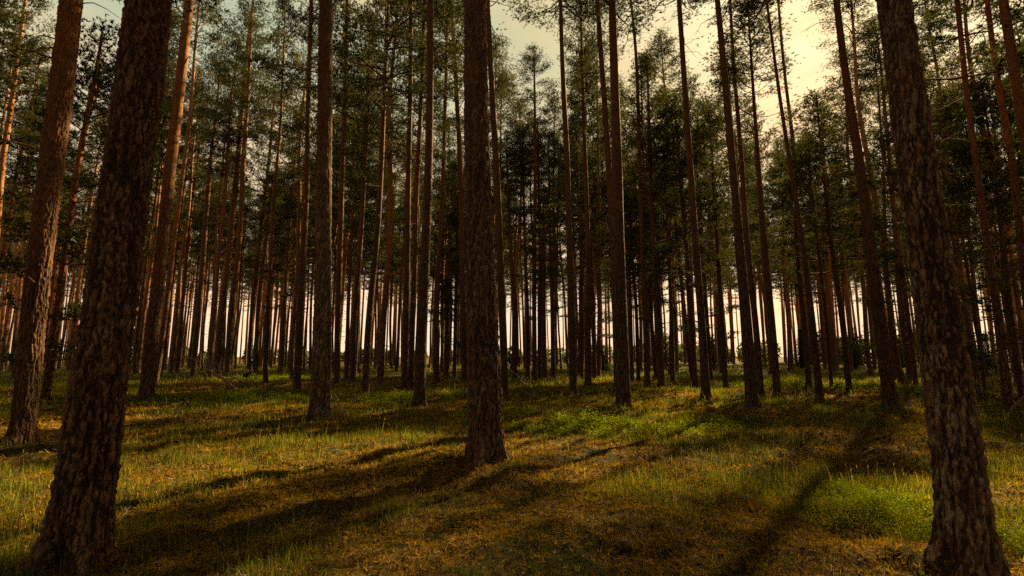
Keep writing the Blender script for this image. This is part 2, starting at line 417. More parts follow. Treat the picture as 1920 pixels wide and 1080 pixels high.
# ------------------------------------------------------------------ pine crowns (local origin at the crown base, +Z up the trunk)
def crown_geo(seed, H=10.5, wid=1.9, density=1.0, needle=(.13, .017, 9), sides=4, dead=True, gapiness=.33):
    rs = np.random.RandomState(seed)
    leaf, wood = Geo(), Geo()
    wood_pts = []
    z = 0.0; ph = rs.uniform(0, 6.28)
    cen, dr, tn = [], [], []
    lop = rs.uniform(0, 6.28)
    while z < H - .1:
        t = z / H
        nb = rs.randint(3, 6) if t < .9 else 4
        for k in range(nb):
            ph += 2.4 + rs.normal(0, .35)
            if rs.rand() < gapiness * (1.5 if t < .35 else .6): continue
            prof = (.62 + .55 * math.sin(min(1, t / .45) * math.pi / 2)) * (1 - t) ** .62 + .10
            L = wid * prof * rs.uniform(.62, 1.18) * (1 + .18 * math.cos(ph - lop))
            el = (.05 + .75 * t + rs.normal(0, .16))
            az_ = ph
            m = 7; s = np.linspace(0, 1, m)
            droop = -.25 * (1 - t)
            e = el + droop * s + .45 * s ** 2
            hd = np.cumsum(np.cos(e)) / m * L; vz = np.cumsum(np.sin(e)) / m * L
            hd -= hd[0]; vz -= vz[0]
            aa = az_ + np.cumsum(rs.normal(0, .09, m))
            P = np.stack([hd * np.cos(aa), hd * np.sin(aa), z + vz], 1)
            r0 = .014 + .011 * L * (1 - t)
            wood.tube(P, np.linspace(r0, .006, m), sides, rs.uniform(.3, .7))
            # side twigs
            nt_ = max(2, int(L * 3.4 * density))
            tone_b = np.clip(rs.normal(.45, .20), .05, .95)
            for q in range(nt_):
                f = rs.uniform(.38, 1.0) if t < .8 else rs.uniform(.05, 1)
                if q == 0: f = 1.0
                i0 = f * (m - 1); a0 = int(min(i0, m - 2)); p0 = P[a0] + (P[a0 + 1] - P[a0]) * (i0 - a0)
                d0 = P[a0 + 1] - P[a0]; d0 = d0 / (np.linalg.norm(d0) + 1e-9)
                sd = (1 if q % 2 else -1) * rs.uniform(.4, 1.2) * (0 if q == 0 else 1)
                ca, sa = math.cos(sd), math.sin(sd)
                d1 = np.array([d0[0] * ca - d0[1] * sa, d0[0] * sa + d0[1] * ca, d0[2] + rs.uniform(.0, .5)])
                d1 /= np.linalg.norm(d1)
                tl = (.12 + .26 * L * (1 - f * .55)) * rs.uniform(.4, 1.1)
                pc = p0 + d1 * tl
                if density > .6: wood_pts.append((p0, pc))
                nn = rs.randint(9, 18) if density > .6 else 7
                sp = rs.uniform(.13, .28)
                off = rs.normal(0, 1, (nn, 3)) * np.array([sp, sp, sp * .26])
                for w_ in range(nn):
                    cen.append(pc + off[w_] + d1 * rs.uniform(-.12, .08)); dr.append(d1 * .5 + off[w_] / sp * .35 + np.array([0, 0, .40]))
                    tn.append(np.clip(tone_b + rs.normal(0, .10), 0, 1))
        z += (rs.uniform(.28, .45) if rs.rand() < .6 else rs.uniform(.6, 1.0)) * (1 - .35 * t)
    # leader
    wood.tube([(0, 0, H * .9), (0, 0, H + .25)], [.018, .006], sides)
    for w_ in range(10):
        cen.append(np.array([0, 0, H + .25 - w_ * .07])); dr.append(np.array([0, 0, .9])); tn.append(.5)
    if wood_pts:
        for a, b in wood_pts: wood.tube([a, b], [.0055, .003], 3, .5, cap=False)
    if dead:   # dead stubs and bare curved limbs below the living crown
        for k in range(rs.randint(16, 28)):
            zz = -rs.uniform(.1, 8.0); a0 = rs.uniform(0, 6.28); L = rs.uniform(.35, 1.5) * (1 if zz > -3.2 else .35)
            m = 6; s = np.linspace(0, 1, m); e = rs.uniform(-.15, .5) - rs.uniform(.3, 1.1) * s
            hd = np.cumsum(np.cos(e)) / m * L; vz = np.cumsum(np.sin(e)) / m * L; hd -= hd[0]; vz -= vz[0]
            aa = a0 + np.cumsum(rs.normal(0, .14, m))
            P = np.stack([hd * np.cos(aa), hd * np.sin(aa), zz + vz], 1)
            wood.tube(P, np.linspace(.014, .004, m), sides, .4)
            for q in range(rs.randint(0, 5)):
                b0 = P[rs.randint(2, m)]; d1 = rs.normal(0, 1, 3); d1[2] *= .5; d1 /= np.linalg.norm(d1)
                wood.tube([b0, b0 + d1 * rs.uniform(.12, .4)], [.005, .002], 3, .4, cap=False)
    leaf.needles(np.array(cen), np.array(dr), needle[0], needle[1], needle[2], rs, .85, np.array(tn))
    return leaf, wood

def two_part(name, A, B, mats):
    v1, f1, n1, a1 = A.arrays(); v2, f2, n2, a2 = B.arrays()
    me = mesh_from(name, np.concatenate([v1, v2]), np.concatenate([f1, f2 + len(v1)]), np.concatenate([n1, n2]), mats, False, np.concatenate([a1, a2]))
    me.polygons.foreach_set("material_index", np.concatenate([np.zeros(len(n1), int), np.ones(len(n2), int)])); me.update()
    return me
N_CROWN = 8
CROWNS = []
for k in range(N_CROWN):
    wid = [2.5, 2.9, 2.1, 2.7, 2.3, 3.0, 2.6, 2.2][k]
    lf, wd_ = crown_geo(100 + k, 10.2, wid, 1.1, (.115, .021, 10))
    CROWNS.append(two_part("crown", lf, wd_, [M_NEEDLE, M_LIMB]))

# ------------------------------------------------------------------ trunks
def trunk_mesh(path, radius, mat, seg=20, step=.35, hero=None, seed=0):
    """path: (n,3) rising points relative to the tree's base, radius at each; hero: (height, step) of displaced fine bark"""
    path = np.asarray(path, float); radius = np.asarray(radius, float)
    rs = np.random.RandomState(seed + 5)
    zt = path[-1, 2]
    zs = []
    z = -.22
    while z < zt:
        zs.append(z)
        if hero and z < hero[0]: z += hero[1]
        elif z < .6: z += .07
        else: z += step
    zs.append(zt); zs = np.array(zs)
    x = np.interp(zs, path[:, 2], path[:, 0]); y = np.interp(zs, path[:, 2], path[:, 1]); r = np.interp(zs, path[:, 2], radius)
    def sm(a, w):
        k = np.ones(w) / w; return np.convolve(np.pad(a, w // 2, mode='edge'), k, mode='valid')[:len(a)]
    if not hero: x, y, r = sm(x, 5), sm(y, 5), sm(r, 3)
    else: x, y, r = sm(x, 25), sm(y, 25), sm(r, 25)
    th = np.arange(seg) * 2 * math.pi / seg
    lob = 1 + (.26 * np.cos(5 * th + rs.uniform(0, 6)) + .2 * np.cos(3 * th + rs.uniform(0, 6)))[None, :] * np.exp(-np.clip(zs, 0, 9) / .16)[:, None]
    flare = 1 + .24 * np.exp(-np.clip(zs + .05, 0, 99) / .12) + .04 * np.exp(-np.clip(zs, 0, 99) / .45)
    cc = (fbm(np.cos(th)[None, :] * 1.2 + zs[:, None] * .6 + seed, np.sin(th)[None, :] * 1.2 + zs[:, None] * .35, seed, 3) - .5) * .10
    Rr = r[:, None] * (lob * flare[:, None] + cc)
    X = x[:, None] + Rr * np.cos(th); Y = y[:, None] + Rr * np.sin(th); Z = np.repeat(zs[:, None], seg, 1)
    tone = np.full(X.shape, .5)
    if hero:
        m = (zs < hero[0] + .1)
        P = np.stack([X[m], Y[m], Z[m]], -1).reshape(-1, 3)
        Wb = np.stack([fbm(P[:, 0] * 9 + P[:, 2] * 7, P[:, 1] * 9 + P[:, 2] * 5, 4 + k * 7, 4) - .5 for k in range(2)], 1)
        Q = P * (27, 27, 3.8); Q[:, :2] += Wb * 2.9; Q[:, 2] += Wb[:, 0] * 2.6
        f1, f2, cv = voronoi(Q, seed)
        edge = smooth(.0, .42, f2 - f1)
        Q2 = P * (60, 60, 17) + 7; Q2[:, :2] += Wb * 6; g1, g2, cv2 = voronoi(Q2, seed + 3)
        e2 = smooth(.0, .45, g2 - g1)
        ridge = fbm(np.arctan2(P[:, 1], P[:, 0]) * 7 + Wb[:, 0] * 2, P[:, 2] * 1.6, 40 + seed, 3)
        hgt = .60 * edge * (.5 + .5 * cv) + .34 * e2 * (.4 + .6 * cv2) + .5 * (ridge - .5)
        dep = .046 * np.clip(r[m].repeat(seg) / .2, .5, 1.1)
        disp = (hgt - .45) * dep
        shape = X[m].shape
        X[m] += (disp.reshape(shape)) * np.cos(th); Y[m] += disp.reshape(shape) * np.sin(th)
        tone[m] = np.clip(.18 + .9 * (hgt - .15), 0, 1).reshape(shape)
    V = np.stack([X, Y, Z], -1).reshape(-1, 3); n = len(zs)
    i = np.arange(n - 1)[:, None] * seg; j = np.arange(seg)[None, :]; j2 = (j + 1) % seg
    Qf = np.stack([i + j, i + j2, i + seg + j2, i + seg + j], -1).reshape(-1)
    top = np.arange(seg) + (n - 1) * seg
    return mesh_from("trunk", V, np.concatenate([Qf, top]), np.concatenate([np.full(len(Qf) // 4, 4), [seg]]), [mat], True, tone.ravel())

# photo measurements: [(x, y, width in px)...] from the foot up, in the 1920 px frame
HAND = {
 'T1': [(142,1068,126),(174,785,114),(212,540,104),(244,300,95),(257,225,95),(280,0,90)],
 'T2': [(42,835,50),(45,785,49),(66,550,51),(97,300,52),(109,225,50),(134,0,47)],
 'T3': [(83,757,18),(116,525,16),(146,300,13),(172,180,11)],
 'T4': [(275,755,31),(290,560,25),(298,525,25),(319,300,24),(331,225,22),(355,0,19)],
 'T5': [(-26,712,15),(4,300,14),(18,221,12),(33,110,10),(46,10,8)],
 'T6': [(-18,706,12),(2,467,11),(15,425,11),(35,300,9),(60,200,7),(70,140,5)],
 'T7': [(20,698,10),(36,560,9),(45,440,9),(55,320,8),(66,230,6)],
 'T8': [(2,695,10),(18,560,9),(30,470,8),(48,330,7),(62,225,5)],
 'T9': [(101,694,9),(118,560,8),(129,440,8),(150,300,7),(176,180,5)],
 'T10': [(127,696,9),(144,560,9),(157,467,8),(176,340,6),(190,260,4)],
 'T12': [(257,699,10),(273,560,9),(291,445,8),(300,340,7),(316,150,6)],
 'T11': [(301,699,12),(317,560,10),(333,435,9),(342,373,8),(361,208,6),(368,171,5)],
 'T13': [(331,699,9),(343,560,8),(354,425,7),(361,373,6),(372,290,4)],
 'T14': [(361,705,14),(375,560,12),(387,394,10),(394,310,9),(406,208,6),(411,150,4)],
 'T17': [(393,698,9),(401,560,9),(415,430,7),(427,325,5)],
 'T15': [(407,707,15),(418,560,14),(426,519,13),(434,410,12),(443,340,11),(453,208,9),(459,125,8),(474,10,6)],
 'T16': [(426,710,14),(434,560,12),(443,519,11),(452,410,10),(456,300,10),(463,208,8),(469,94,6)],
 'T19': [(466,701,9),(474,560,9),(482,487,8),(495,383,7),(505,300,6),(512,210,5)],
 'T18': [(479,701,11),(485,560,10),(492,508,9),(499,456,7),(508,370,5)],
 'T19b': [(527,703,8),(533,560,7),(538,500,6),(545,400,5)],
 'T20': [(557,734,15),(563,560,13),(565,519,12),(571,446,12),(576,330,11),(577,219,10),(581,83,8),(584,0,8)],
 'T21': [(601,790,40),(606,560,34),(606,519,31),(607,300,29),(609,219,29),(611,0,27)],
 'T22': [(632,721,13),(634,560,12),(636,519,12),(642,300,10),(646,208,9),(651,0,8)],
 'T23': [(650,713,9),(653,560,7),(662,400,6),(672,300,4)],
 'T24': [(661,718,12),(665,560,10),(672,519,10),(678,425,9),(682,342,8),(688,219,6),(692,90,4)],
 'T25': [(685,745,15),(692,560,13),(702,519,12),(709,425,11),(716,300,10),(718,219,9),(724,104,8),(727,0,7)],
 'T26': [(758,739,14),(763,560,12),(764,425,11),(766,300,10),(769,208,9),(770,0,8)],
 'T27': [(769,736,12),(774,560,11),(779,519,10),(779,383,10),(783,300,9),(789,219,8),(796,0,7)],
 'T28': [(787,766,23),(791,560,21),(797,519,19),(802,362,16),(806,219,14),(807,0,13)],
 'T29': [(818,720,12),(818,560,11),(820,519,10),(827,425,9),(832,300,7),(836,150,6),(839,0,5)],
 'T30': [(837,706,9),(838,560,8),(845,425,6),(852,362,4)],
 'T31': [(852,705,8),(855,560,7),(858,420,5)],
 'T32': [(872,716,13),(867,519,11),(865,404,10),(863,300,10),(858,208,9),(852,104,8),(846,10,7)],
 'T33': [(915,886,72),(911,785,64),(901,560,56),(897,519,53),(893,300,47),(893,219,46),(890,0,41)],
 'T34': [(948,743,15),(941,560,14),(939,519,14),(931,300,13),(925,219,11),(914,0,10)],
 'T35': [(965,712,10),(965,560,9),(960,519,8),(954,404,6),(951,320,4)],
 'T36': [(990,711,9),(989,560,7),(986,519,6),(980,300,4)],
 'T37': [(1003,713,10),(1001,560,8),(1003,425,7),(1004,300,6),(1002,150,4)],
 'T38': [(1011,712,8),(1012,560,7),(1015,467,7),(1011,383,6),(1009,290,5)],
 'T39': [(1021,716,10),(1019,560,8),(1020,440,6)],
 'T40': [(1037,708,9),(1036,560,8),(1033,519,7),(1031,404,5),(1029,300,4)],
 'T41': [(1075,741,15),(1072,560,14),(1069,519,13),(1066,383,11),(1064,300,11),(1058,208,10),(1053,83,8),(1051,0,7)],
 'T42': [(1090,712,8),(1091,560,7),(1088,420,6),(1082,300,5)],
 'T43': [(1102,724,13),(1102,560,11),(1104,519,10),(1101,404,9),(1097,300,8),(1094,208,7),(1090,60,5)],
 'T44': [(1115,711,8),(1112,560,7),(1106,420,6)],
 'T46': [(1157,738,12),(1152,519,12),(1142,330,12),(1135,208,11),(1127,104,10),(1120,0,9)],
 'T45': [(1170,775,28),(1162,560,27),(1159,519,25),(1158,300,19),(1155,219,17),(1150,104,15),(1148,0,14)],
 'T47': [(1185,716,9),(1182,560,6),(1180,420,5)],
 'T48': [(1197,715,8),(1193,560,7),(1185,487,6),(1180,404,5)],
 'T49': [(1214,730,12),(1209,560,11),(1206,519,9),(1202,404,8),(1199,300,8),(1197,208,7),(1193,90,6),(1183,0,5)],
 'T50': [(1240,728,14),(1234,560,11),(1229,519,9),(1222,404,8),(1218,300,7),(1216,190,6)],
 'T51': [(1261,717,8),(1258,560,8),(1255,519,6),(1249,370,4)],
 'T52': [(1304,728,11),(1294,560,10),(1290,519,9),(1286,446,8),(1279,362,7),(1270,260,6)],
 'T53': [(1324,755,18),(1314,560,14),(1307,519,14),(1299,383,12),(1294,300,12),(1287,219,11),(1280,104,10),(1273,0,9)],
 'T54': [(1334,717,8),(1323,560,7),(1315,425,6),(1308,330,4)],
 'T55': [(1361,728,11),(1352,560,9),(1348,519,8),(1342,404,7),(1334,280,5)],
 'T56': [(1410,770,24),(1398,560,22),(1389,519,19),(1382,404,16),(1373,300,14),(1364,219,14),(1356,104,12),(1345,0,10)],
 'T57': [(1427,740,13),(1414,560,12),(1403,500,12),(1396,404,10),(1391,300,9),(1384,219,8),(1375,125,7),(1369,0,5)],
 'T58': [(1457,741,15),(1445,560,13),(1437,519,13),(1428,404,11),(1422,300,9),(1415,219,7),(1408,100,5)],
 'T61': [(1517,728,12),(1505,560,10),(1494,500,8),(1491,300,8),(1482,219,7),(1471,146,6),(1459,0,5)],
 'T60': [(1538,755,16),(1520,560,12),(1513,519,11),(1496,404,9),(1482,300,9),(1465,219,7),(1455,125,6),(1437,0,5)],
 'T62': [(1559,728,8),(1547,560,7),(1541,519,7),(1529,425,6),(1518,330,5)],
 'T64': [(1592,735,13),(1577,560,11),(1565,519,10),(1555,425,8),(1546,342,6),(1539,270,4)],
 'T65': [(1672,768,28),(1644,560,25),(1638,519,23),(1625,404,22),(1612,300,20),(1596,219,17),(1580,104,14),(1568,0,13)],
 'T66': [(1718,722,10),(1699,560,9),(1682,430,8),(1665,330,6)],
 'T67': [(1822,1088,116),(1803,900,106),(1783,785,94),(1757,560,84),(1742,519,84),(1719,300,77),(1706,219,74),(1675,0,64)],
 'T69': [(1847,739,9),(1826,560,8),(1814,519,7),(1799,404,6),(1790,300,4)],
 'T68': [(1891,777,22),(1870,560,18),(1857,519,17),(1845,404,15),(1830,300,14),(1816,219,13),(1805,104,12),(1795,0,11)],
 'T70': [(1914,752,11),(1893,560,10),(1887,519,9),(1874,404,8),(1858,280,6)],
 'T72': [(1950,775,18),(1918,519,17),(1903,300,16),(1880,219,15),(1862,104,12),(1851,0,11)],
 'T71': [(2010,800,28),(1946,400,25),(1912,219,23),(1899,104,22),(1881,0,21)],
}
for k_ in HAND:
    b_ = ground_at(*HAND[k_][0][:2])
    if b_.y < 15: BASES.append((b_.x, b_.y))
build_ground()
HERO = {'T1': (4.6, .018, 150), 'T67': (4.4, .018, 150), 'T33': (7.2, .03, 110), 'T2': (7.5, .035, 96), 'T21': (9.5, .05, 64)}
LAND = {   # trees with a label of their own
 'T1': "massive furrowed pine trunk leaning right, rooted in golden moss in the left foreground",
 'T2': "thick pine with orange glowing right edge behind the massive leaning trunk",
 'T4': "curving pine with sunlit orange flank beside the golden litter mound",
 'T20': "slim straight orange pine just left of the pale straight thick trunk",
 'T21': "pale grey-brown straight pine with a dead stick leaning at its foot",
 'T25': "slim pine with a bright sunlit right edge bending gently rightward",
 'T28': "dark straight pine, the thickest trunk just left of the central pine",
 'T33': "large central pine with deeply plated bark rising from a flared foot",
 'T34': "dark slender pine peeping out just right of the large central pine",
 'T41': "slim straight pine midway between the central pine and the dark pine above the bilberries",
 'T45': "dark medium pine standing behind the bright bilberry carpet",
 'T53': "slim dark pine leaning left, just left of the dark twin-looking pine",
 'T56': "dark twin-looking pine with a slimmer trunk close on its right",
 'T65': "dark strongly left-leaning pine with dead forked sticks at its foot",
 'T67': "huge lichen-flecked pine leaning left, bright bilberry bush beside its foot",
 'T68': "reddish forked pine rising behind the huge lichen-flecked pine",
 'T37': "short pine whose pointed tip stands alone against the pale sky gap",
}
def tree_path(pts, H):
    base = ground_at(pts[0][0], pts[0][1]); Y = base.y
    P, W = [], []
    for (px, py, w) in pts:
        q = on_plane(px, py, Y)
        _, _, dep = project(q)
        th_ = math.atan2(abs(q.x), q.y)
        P.append([q.x - base.x, 0.0, q.z]); W.append(w * dep / F * math.cos(th_) / 2)
    P = np.array(P); W = np.array(W)
    cap_ = .24 if Y < 14 else (.20 if Y < 24 else .17)
    W = np.minimum(W, cap_) if Y > 8 else W
    P[0, 2] = -.2
    # carry on above the frame, straightening to the vertical
    z = P[-1, 2]; x = P[-1, 0]; sl = np.clip((P[-1, 0] - P[-2, 0]) / max(.5, P[-1, 2] - P[-2, 2]), -.12, .12)
    if z > H - 2: H = z + 2
    n = 8; zz = np.linspace(z, H, n + 1)[1:]
    ex = []; 
    for k, q in enumerate(zz):
        x += sl * (q - z if k == 0 else q - zz[k - 1]) * (1 - k / n); ex.append([x, 0, q])
    P = np.concatenate([P, ex]); W = np.concatenate([W, np.linspace(W[-1], .022, n + 1)[1:]])
    W = np.maximum(W, .02)
    return base, P, W, H

def smooth_path(P, W):
    z = np.arange(P[0, 2], P[-1, 2], .25); x = np.interp(z, P[:, 2], P[:, 0]); w = np.interp(z, P[:, 2], W)
    k = 9
    for _ in range(2):
        x = np.convolve(np.pad(x, k // 2, mode='edge'), np.ones(k) / k, mode='valid')
        w = np.convolve(np.pad(w, k // 2, mode='edge'), np.ones(k) / k, mode='valid')
    return np.stack([x, 0 * x, z], 1), w

taken = []; hand_recs = []
order = sorted(HAND, key=lambda k: HAND[k][0][0])
lands_x = [(HAND[k][0][0], k) for k in order if k in LAND and k != 'T37' and k != 'T34']
SHORT = {'T1': 'massive leaning trunk', 'T2': 'orange-edged thick pine', 'T4': 'litter-mound curving pine', 'T20': 'slim orange pine',
         'T21': 'pale thick pine', 'T25': 'bright-edged slim pine', 'T28': 'dark left-of-centre pine', 'T33': 'large central pine',
         'T41': 'slim right-of-centre pine', 'T45': 'bilberry carpet pine', 'T53': 'slim left-leaning pine', 'T56': 'dark twin pine',
         'T65': 'strongly leaning pine', 'T67': 'huge lichen-flecked pine', 'T68': 'reddish forked pine'}
ORD = ['first', 'second', 'third', 'fourth', 'fifth', 'sixth', 'seventh', 'eighth', 'ninth', 'tenth', 'eleventh', 'twelfth', 'thirteenth', 'fourteenth']
def between(x):
    l = [k for xx, k in lands_x if xx < x]; r = [k for xx, k in lands_x if xx > x]
    return (l[-1] if l else None), (r[0] if r else None)
cnt = {}
for idx, key in enumerate(order):
    pts = HAND[key]
    Ht = 21.5 + 2.2 * math.sin(idx * 2.7)
    top_only = pts[-1][1] > 45
    base, P, W, Ht = tree_path(pts, 3.0 if top_only else Ht)
    if top_only: Ht = P[-1, 2]
    gz = gh(base.x, base.y)
    root = empty("pine_tree", (base.x, base.y, gz))
    Ps, Ws = smooth_path(P, W)
    if key in HERO: mat = M_BARK_HERO_L if key in ('T67', 'T21') else (M_BARK_HERO_RED if key == 'T2' else M_BARK_HERO)
    else: mat = M_BARK_RED if pts[0][0] < 300 or pts[0][0] > 1695 else M_BARK
    if key in HERO: me = trunk_mesh(Ps, Ws, mat, HERO[key][2], .3, HERO[key][:2], idx)
    else: me = trunk_mesh(Ps, Ws, mat, 24 if W[0] * F / base.y > 8 else 12, .4, None, idx)
    link("trunk", me, root)
    # crown
    cl = (10.2 if base.y < 24 else 11.6) + 1.3 * math.sin(idx * 1.9) if not top_only else 9.5 + 1.2 * math.sin(idx * 1.3)
    cl = {41: 6.0, 59: 5.8, 53: 7.2, 34: 7.0, 37: 8.5, 60: 7.0, 49: 6.5, 58: 5.6, 45: 8.0, 35: 9.0, 62: 6.5, 57: 7.0, 55: 7.0, 61: 7.0}.get(idx, cl)
    slim_c = .72 if (940 < pts[0][0] < 1290 and base.y > 20) else .95
    if slim_c < .9: cl *= .82 if pts[0][0] > 1060 else .62
    zb = Ht - cl
    xb = np.interp(zb, Ps[:, 2], Ps[:, 0]); xt = np.interp(Ht, Ps[:, 2], Ps[:, 0])
    ax = Vector((xt - xb, 0, cl)).normalized()
    c = link("crown", CROWNS[(idx * 5) % N_CROWN], root)
    c.location = (xb, 0, zb)
    q = ax.to_track_quat('Z', 'Y').to_matrix().to_4x4() @ Matrix.Rotation(idx * 1.7, 4, 'Z')
    sc = cl / 10.3
    c.matrix_local = Matrix.Translation((xb, 0, zb)) @ q @ Matrix.Diagonal((slim_c, slim_c, sc, 1))
    if key in LAND:
        lab = LAND[key]
    else:
        a, b = between(pts[0][0]); n_ = cnt.get((a, b), 0); cnt[(a, b)] = n_ + 1
        lab = (a, b, n_)
    taken.append((base.x, base.y)); hand_recs.append([root, key, lab, base])
for root, key, lab, base in hand_recs:
    if isinstance(lab, tuple):
        a, b, n_ = lab; tot = cnt[(a, b)]
        th_ = "slender" if base.y > 22 else "sturdy"
        where = (f"between {SHORT[a]} and {SHORT[b]}" if a and b else (f"right of {SHORT[a]}" if a else f"left of {SHORT[b]}"))
        lab = f"{ORD[n_]} {th_} pine from the left {where}" if tot > 1 else f"lone {th_} pine {where}"
    tag(root, lab, "pine tree", "tall pines of the forest stand")

# ------------------------------------------------------------------ filler trees behind
FT = []
for k in range(5):
    rs = np.random.RandomState(60 + k); Ht = 21.0
    z = np.linspace(-.2, Ht, 14); x = np.cumsum(rs.normal(0, .085, 14)); y = np.cumsum(rs.normal(0, .085, 14)); x -= x[0]; y -= y[0]
    r = np.interp(z, [0, 1, 10, 17, Ht], [.145, .128, .105, .065, .02])
    FT.append((trunk_mesh(np.stack([x, y, z], 1), r, M_BARK if k % 2 else M_BARK_RED, 12, .8, None, 70 + k), x, y, z))

def free(x, y, d, pool):
    for (a, b) in pool:
        if (a - x) ** 2 + (b - y) ** 2 < d * d: return False
    return True
cands = []
rs = np.random.RandomState(21)
pool = list(taken)
tries = 0
while len(cands) < 570 and tries < 60000:
    tries += 1
    y = rs.uniform(21, 92); x = rs.uniform(-1.18, 1.18) * y
    if not free(x, y, 2.05 if y < 40 else 1.5, pool): continue
    dens = fbm(x / 14, y / 14, 77, 2)
    if math.hypot(x - 5.9, y - 22.7) < 2.2 or math.hypot(x - 14.6, y - 22.4) < 1.8 or math.hypot(x - 7, y - 29.5) < 1.5: continue
    if .02 < x / y < .30 and y > 34 and rs.rand() < .35: continue
    if rs.rand() > smooth(.32, .58, dens) * .85 + (.15 if y < 45 else .5): continue
    if y > 30 and abs(x / y - .06) < .055 and rs.rand() < .62: continue
    if y < 30 and rs.rand() < .5: continue
    pool.append((x, y)); cands.append((x, y))
for (px_, y_) in ((1120, 30), (1175, 34), (1228, 27), (1265, 33), (1330, 29), (1352, 36), (1395, 31), (1080, 28), (1035, 33), (1215, 38), (1300, 40), (1445, 37), (1478, 42), (1512, 39), (1545, 45), (1420, 45), (1560, 36), (1240, 44), (1160, 40), (215, 27), (180, 34), (30, 30), (395, 29), (505, 33)):
    x_ = (px_ - 960) / F * y_ * ray_cp
    if free(x_, y_, 1.3, pool): pool.append((x_, y_)); cands.append((x_, y_))
SHADE_PINES = ((21.2, 26.4), (18.4, 23.4), (9.5, 26.0))  # short-crowned pines added for the shade they cast on the floor
for (x_, y_) in SHADE_PINES:
    pool.append((x_, y_)); cands.append((x_, y_))
cands.sort(key=lambda p: p[1])
inview = [p for p in cands if abs(p[0]) < p[1] * 1.04]
outview = [p for p in cands if abs(p[0]) >= p[1] * 1.04]
def ordinal(k):
    o = ORD + ['fifteenth', 'sixteenth', 'seventeenth', 'eighteenth', 'nineteenth']
    t = ['twent', 'thirt', 'fort', 'fift']
    k += 1
    if k < 20: return o[k - 1]
    return t[k // 10 - 2] + ('ieth' if k % 10 == 0 else 'y-' + o[k % 10 - 1])
fillers = []
N_IND = 295 - len(HAND)
for i, (x, y) in enumerate(inview[:N_IND]):
    me, tx, ty, tz = FT[i % 5]
    gz = gh(x, y)
    s = rs.uniform(.90, 1.10); rz = rs.uniform(0, 6.28)
    root = empty("pine_tree", (x, y, gz)); root.rotation_euler = (rs.normal(0, .012), rs.normal(0, .012), rz)
    wsc = s * rs.uniform(.8, 1.1)
    t = link("trunk", me, root); t.scale = (wsc, wsc, s)
    cl = (5.0 if (x, y) in SHADE_PINES else rs.uniform(9.2, 12.2)) * s; zb = 21 * s - cl
    xb = np.interp(zb / s, tz, tx) * wsc; yb = np.interp(zb / s, tz, ty) * wsc
    c = link("crown", CROWNS[rs.randint(N_CROWN)], root)
    c.location = (xb, yb, zb); c.rotation_euler = (0, 0, rs.uniform(0, 6.28)); c.scale = (wsc, wsc, cl / 10.3)
    px, py, _ = project((x, y, gz)); a, b = between(px)
    where = (f"between {SHORT[a]} and {SHORT[b]}" if a and b else (f"right of {SHORT[a]}" if a else f"left of {SHORT[b]}"))
    rank = "middle-distance" if y < 42 else "far-off"
    fillers.append((px, root, rank, where))
for key in {(f[2], f[3]) for f in fillers}:
    mem = sorted([f for f in fillers if (f[2], f[3]) == key], key=lambda f: f[0])
    for k, f in enumerate(mem):
        tag(f[1], f"{ordinal(k)} thin {key[0]} pine from left, {key[1]}", "pine tree", f"{key[0]} pines {key[1]}")

# ---- the rest of the wood: one mass
far = Geo(); farw = Geo()
LOD = []
for k in range(4):
    lf, wd_ = crown_geo(300 + k, 10.2, 2.5, .60, (.22, .045, 7), 3, dead=False, gapiness=.25)
    LOD.append(lf.arrays())
def mass_tree(x, y, s, leafgeo, woodgeo, k, crange=(7, 10)):
    v, f, n, a = LOD[k]; rz = rs.uniform(0, 6.28); c_, s_ = math.cos(rz), math.sin(rz)
    cl = rs.uniform(*crange) * s; H = 21 * s; gz = gh(x, y)
    w_ = s * (.78 if crange[0] < 9 else 1.0)
    V = np.stack([(v[:, 0] * c_ - v[:, 1] * s_) * w_ + x, (v[:, 0] * s_ + v[:, 1] * c_) * w_ + y, v[:, 2] * cl / 10.3 + H - cl + gz], 1)
    leafgeo.add(V, f, 3, a * .6 + rs.uniform(0, .4))
    lx, ly = rs.normal(0, .35, 2)
    woodgeo.tube([(x, y, gz - .3), (x + lx * .5, y + ly * .5, gz + 10), (x + lx, y + ly, gz + H - .3)], [.16 * s, .12 * s, .02], 7)
rest = inview[N_IND:] + outview
for i, (x, y) in enumerate(rest):
    mass_tree(x, y, rs.uniform(.9, 1.12), far, farw, i % 4)
tries = 0; extra = []
while len(extra) < 170 and tries < 9000:
    tries += 1
    y = rs.uniform(74, 108); x = rs.uniform(-1.08, 1.08) * y
    if free(x, y, 1.3, pool + extra): extra.append((x, y))
for i, (x, y) in enumerate(extra): mass_tree(x, y, rs.uniform(.85, 1.05), far, farw, i % 4)
# trees beside and behind the viewer, that shade the place
side = []
tries = 0
while len(side) < 330 and tries < 30000:
    tries += 1
    x = rs.uniform(-40, 44); y = rs.uniform(-36, 26)
    if abs(x) < y * 1.15 + 1.5 and y > -1: continue
    if math.hypot(x, y) < 3: continue
    if free(x, y, 2.1, pool + side): side.append((x, y))
for i, (x, y) in enumerate(side): mass_tree(x, y, rs.uniform(.92, 1.1), far, farw, i % 4, (10, 13))
fm = far.mesh("pine_forest", [M_NEEDLE]); fo = link("pine_forest", fm)
tag(fo, "mass of farthest pines closing the view behind the nearer trunks", "forest", kind="stuff")
fw = link("trunk", farw.mesh("trunk", [M_BARK_RED], True), fo)

